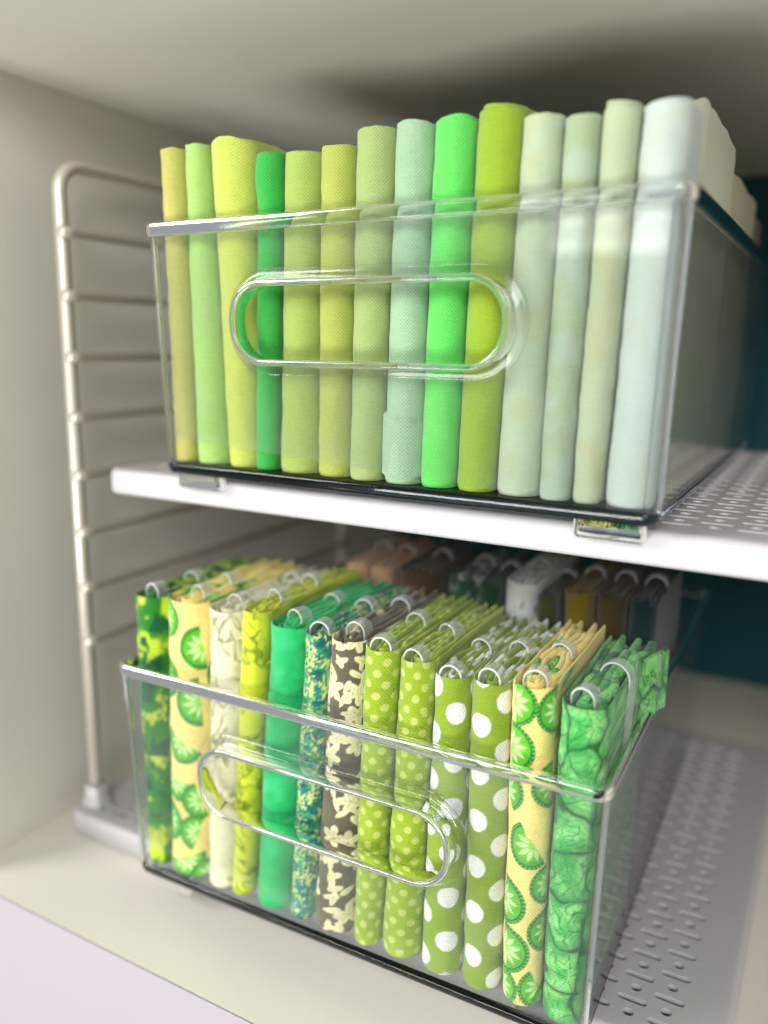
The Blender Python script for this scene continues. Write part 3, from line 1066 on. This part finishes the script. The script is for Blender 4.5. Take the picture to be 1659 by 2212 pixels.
LO = [
    ('dark green and lime batik print folded fabric leftmost in the lower bin', p_batik(3), .0023 - .0046, .026, -.0061, .0141, 0.186, {}),
    ('yellow lime slice print folded fabric near the left end of the lower bin', LIME_A, .0259, .0594, .0127, .0476, 0.188, {}),
    ('cream folded fabric with grey green leaf strokes in the lower bin', p_strokes((218, 214, 178), (112, 118, 70), 21, 7, 18, .085, 28), .0591, .0872, .0472, .0706, 0.187, {}),
    ('chartreuse leaf print folded fabric in the lower bin', p_strokes((194, 204, 52), (92, 120, 16), 27, 5.5, 13, .10, 50), .0871, .1068, .0681, .0854, 0.19, {}),
    ('plain emerald green folded fabric in the lower bin', p_plain((26, 168, 92), 0.22, 31, (60, 190, 120)), .1064, .1342, .0864, .1148, 0.185, {}),
    ('teal folded fabric with fine yellow speckles in the lower bin', p_speckle(15), .1320, .1504, .1157, .1339, 0.184, {}),
    ('dark olive folded fabric with cream flowers in the lower bin', p_flowers(4), .1490, .1730, .1328, .1630, 0.184, dict(bulge=[(0.018, 0.0, 0.014, 0.0025)])),
    ('lime folded fabric with small pale dots beside the flower print', p_dots((142, 168, 38), (182, 196, 100), 10, 13.0, 2.3, 6, 1, 2), .1716, .1941, .1630, .1820, 0.183, dict(twill=1)),
    ('lime folded fabric with small pale dots beside the white dot print', p_dots((140, 166, 38), (180, 194, 98), 10, 13.0, 2.3, 7, 3, 5), .1942, .2156, .1822, .2084, 0.181, dict(twill=1)),
    ('green folded fabric with large white dots, left one of two', p_dots((130, 156, 40), (222, 224, 216), 30, 27, 6.3, 8, -9, 9), .2145, .2362, .2085, .2353, 0.176, dict(twill=1)),
    ('green folded fabric with large white dots, right one of two', p_dots((128, 154, 40), (222, 224, 216), 30, 27, 6.3, 9, -3, 20), .2356, .2582, .2351, .2596, 0.177, dict(twill=1)),
    ('yellow folded fabric with large lime slices beside the tropical leaf print', LIME_B, .2575, .2810, .2601, .2840, 0.18, {}),
    ('mint and green tropical leaf folded fabric rightmost in the lower bin', p_tropic(12), .2832, .3085, .2841, .3085, 0.175, dict(loose=1)),
]
CLIPS = [(.013, .049), (.022, .051), (.021, .080), (.030, .069), (.020, .058), (.012, .060), (.020, .072), (.008, .054), (.008, .053), (.008, .050), (.009, .057), (.014, .058), (.014, .052)]
CLIP_GROUP = 'clear plastic clips on the folded fabrics'


def clip(frame, x, y, z, rz, label, w=0.0135, leg=0.040, tilt=0.0):
    root = frame_root('plastic_clip', frame, x, y, z - leg)
    root.rotation_euler = (0, 0, frame[3] + rz)
    tag(root, label, 'clip', CLIP_GROUP)
    r = w / 2
    P = [(-r * 0.82, 0), (-r * 0.9, leg * 0.5), (-r, leg - 0.004)]
    for i in range(13):
        a = math.pi - math.pi * i / 12
        P.append((r * math.cos(a), leg + r * math.sin(a)))
    P += [(r, leg - 0.004), (r * 0.9, leg * 0.5), (r * 0.82, 0)]
    d = 0.0042
    V, F = sweep(P, round_prof(-0.0007, 0.0007, -d, d, 0.0004, 2), False, True, True)
    V = np.stack([V[:, 0], V[:, 2], V[:, 1]], 1)
    obj('band', V, F, M['clip'], root)
    Q = [(x_, -d, z_) for x_, z_ in P[2:-2]]
    V, F = tube(Q, 0.00055, 8)
    obj('bead', V, F, M['bead'], root)
    return root


LOD = 0.112
SHORT = ['dark batik', 'small lime slice', 'cream leaf stroke', 'chartreuse leaf', 'emerald', 'teal speckled', 'cream flower', 'small dot fabric beside the flower print',
         'small dot fabric beside the white dots', 'left white dot', 'right white dot', 'large lime slice', 'tropical leaf']
for i, (label, pr, tl, tr, bl, br, H, ex) in enumerate(LO):
    tl, tr = [remap(x, -.0023, .3085, -.0014, .3028) for x in (tl, tr)]
    bl, br = [remap(x, -.0061, .3085, .0026, .3005) for x in (bl, br)]
    cx = (bl + br) / 2
    y0 = 0.0030 + 0.0012 * random.random()
    root = frame_root('folded_fabric', BIN2, cx, y0, 0.0074)
    tag(root, label, 'fabric', 'printed folded fabrics in the lower bin')
    mat = M['twill'] if ex.get('twill') else M['weave']
    g = 0.0006
    w = tr - tl
    ct = (tl + tr) / 2 - cx
    near = i >= 6
    wrap_mesh(bl - cx + g, br - cx - g, tl - cx + g, tr - cx - g, H, LOD, i + 61, pr, mat, root, 0.00045 if near else 0.0006, 0.0006 if near else 0.0009,
              0.0008, 0.0012, th=0.0012, bulge=ex.get('bulge'))
    c1, c2 = CLIPS[i]
    c1, c2 = c1, c2
    lo = ex.get('loose')
    # the pinched inner roll at the front, then pleats running back
    for j, (fr, yy, dz) in enumerate(((0.70, 0.0042, -0.0012), (0.36, 0.0070, 0.0006))):
        P = u_path(ct - w / 2 * fr, ct + w / 2 * fr, yy, LOD - 0.004, 25, 14)
        P = np.array([(ct + (x - ct) * squeeze(y, (c1, c2), 0.28), y) for x, y in resample(P, 0.002)[0]])
        fold_mesh(P, H + dz - 0.0004, 0.0020 if not lo else 0.0036, i * 7 + j + 3, pr, mat, root, hv=0.0016)
    n = 4 if lo else 5
    for j in range(n):
        fx = (j + 0.5) / n * 2 - 1
        ys = 0.006 + 0.010 * abs(fx) + 0.004 * random.random()
        ye = LOD - 0.003 - 0.010 * random.random()
        P = []
        for k in range(15):
            y = ys + (ye - ys) * k / 14
            P.append((ct + fx * w * 0.40 * squeeze(y, (c1, c2), 0.40) + 0.0006 * math.sin(k * 0.9 + j * 2 + i), y))
        fold_mesh(P, H + 0.0004 + (0.0016 * random.random()), (0.0052 if lo else w * 0.135), i * 11 + j + 20, pr, mat, root, 'pleat', hv=0.0018)
    if lo:      # the loose corner that fans out over the bin's side
        for j, (dx, hz, yy) in enumerate(((0.006, 0.004, 0.060), (0.013, 0.000, 0.066))):
            P = [(ct + w * 0.38 + dx * (k / 10) ** 1.3 + 0.0012 * math.sin(k * 1.1 + j), yy + k * 0.0042) for k in range(11)]
            fold_mesh(P, H + hz, 0.0042, 300 + j, pr, mat, root, 'loose_corner', drop=0.036, rows=20, hv=0.004)
    for k, cyy in enumerate((c1, c2)):
        wd = 0.0122 if not (lo and k) else 0.016
        dx = 0.0 if not (lo and k) else 0.006
        clip(BIN2, cx + ct + dx + random.uniform(-.001, .001), y0 + cyy, 0.0074 + H + 0.0004 + random.uniform(-.001, .001), random.uniform(-0.35, 0.2),
             ('front' if k == 0 else 'back') + ' clear clip on the ' + SHORT[i] + (' fabric' if 'fabric' not in SHORT[i] else '') + ' in the lower bin', wd,
             0.040 if not (lo and k) else 0.060)

# ---- the row behind in the lower bin, out in the shade
RB = [
    ('peach folded fabric behind the emerald one, in the shade', p_plain((196, 164, 130), 0.1, 5), .082, .100),
    ('pinkish tan folded fabric in the shaded back row', p_plain((178, 144, 112), 0.1, 6), .102, .121),
    ('dark brown folded fabric in the shaded back row', p_plain((70, 56, 40), 0.2, 8), .124, .156),
    ('dark green and white patterned folded fabric in the back row', p_strokes((44, 70, 52), (214, 218, 206), 33, 9, 12, .10, 30), .162, .184),
    ('dark bottle green folded fabric in the back row', p_plain((24, 58, 34), 0.2, 11), .186, .200),
    ('grey folded fabric with a white front edge in the back row', p_strokes((196, 202, 194), (90, 104, 96), 35, 8, 8, .05, 10), .203, .226),
    ('dark olive folded fabric in the back row', p_plain((50, 62, 26), 0.2, 12), .228, .240),
    ('mustard folded fabric behind the lime slice print', p_plain((104, 86, 20), 0.2, 13), .243, .262),
    ('dark mustard folded fabric at the right of the back row', p_plain((62, 52, 18), 0.25, 14), .264, .282),
    ('near black teal folded fabric at the right end of the back row', p_plain((14, 40, 44), 0.2, 16), .284, .301),
]
for i, (label, pr, x0, x1) in enumerate(RB):
    cx = (x0 + x1) / 2
    y0 = 0.128 + 0.006 * random.random()
    H = 0.186 + 0.007 * random.random()
    D = 0.105
    root = frame_root('folded_fabric', BIN2, cx, y0, 0.0074)
    tag(root, label, 'fabric', 'folded fabrics in the back row of the lower bin')
    wrap_mesh(x0 - cx, x1 - cx, x0 - cx, x1 - cx, H, D, 90 + i, pr, M['weave'], root, 0.0012, 0.003, 0.0008, 0.0015)
    w = x1 - x0
    for j in range(4):
        fx = (j + 0.5) / 4 * 2 - 1
        P = [(fx * w * 0.36 + 0.0005 * math.sin(k + j), 0.006 + k * 0.0095) for k in range(11)]
        fold_mesh(P, H + 0.002 * random.random(), w * 0.16, 400 + i * 5 + j, pr, M['weave'], root, 'pleat', dens=0.002)
    clip(BIN2, cx, y0 + 0.050, 0.0074 + H, 0.1, 'clear clip on the ' + label.split(' folded')[0] + ' fabric in the back row')
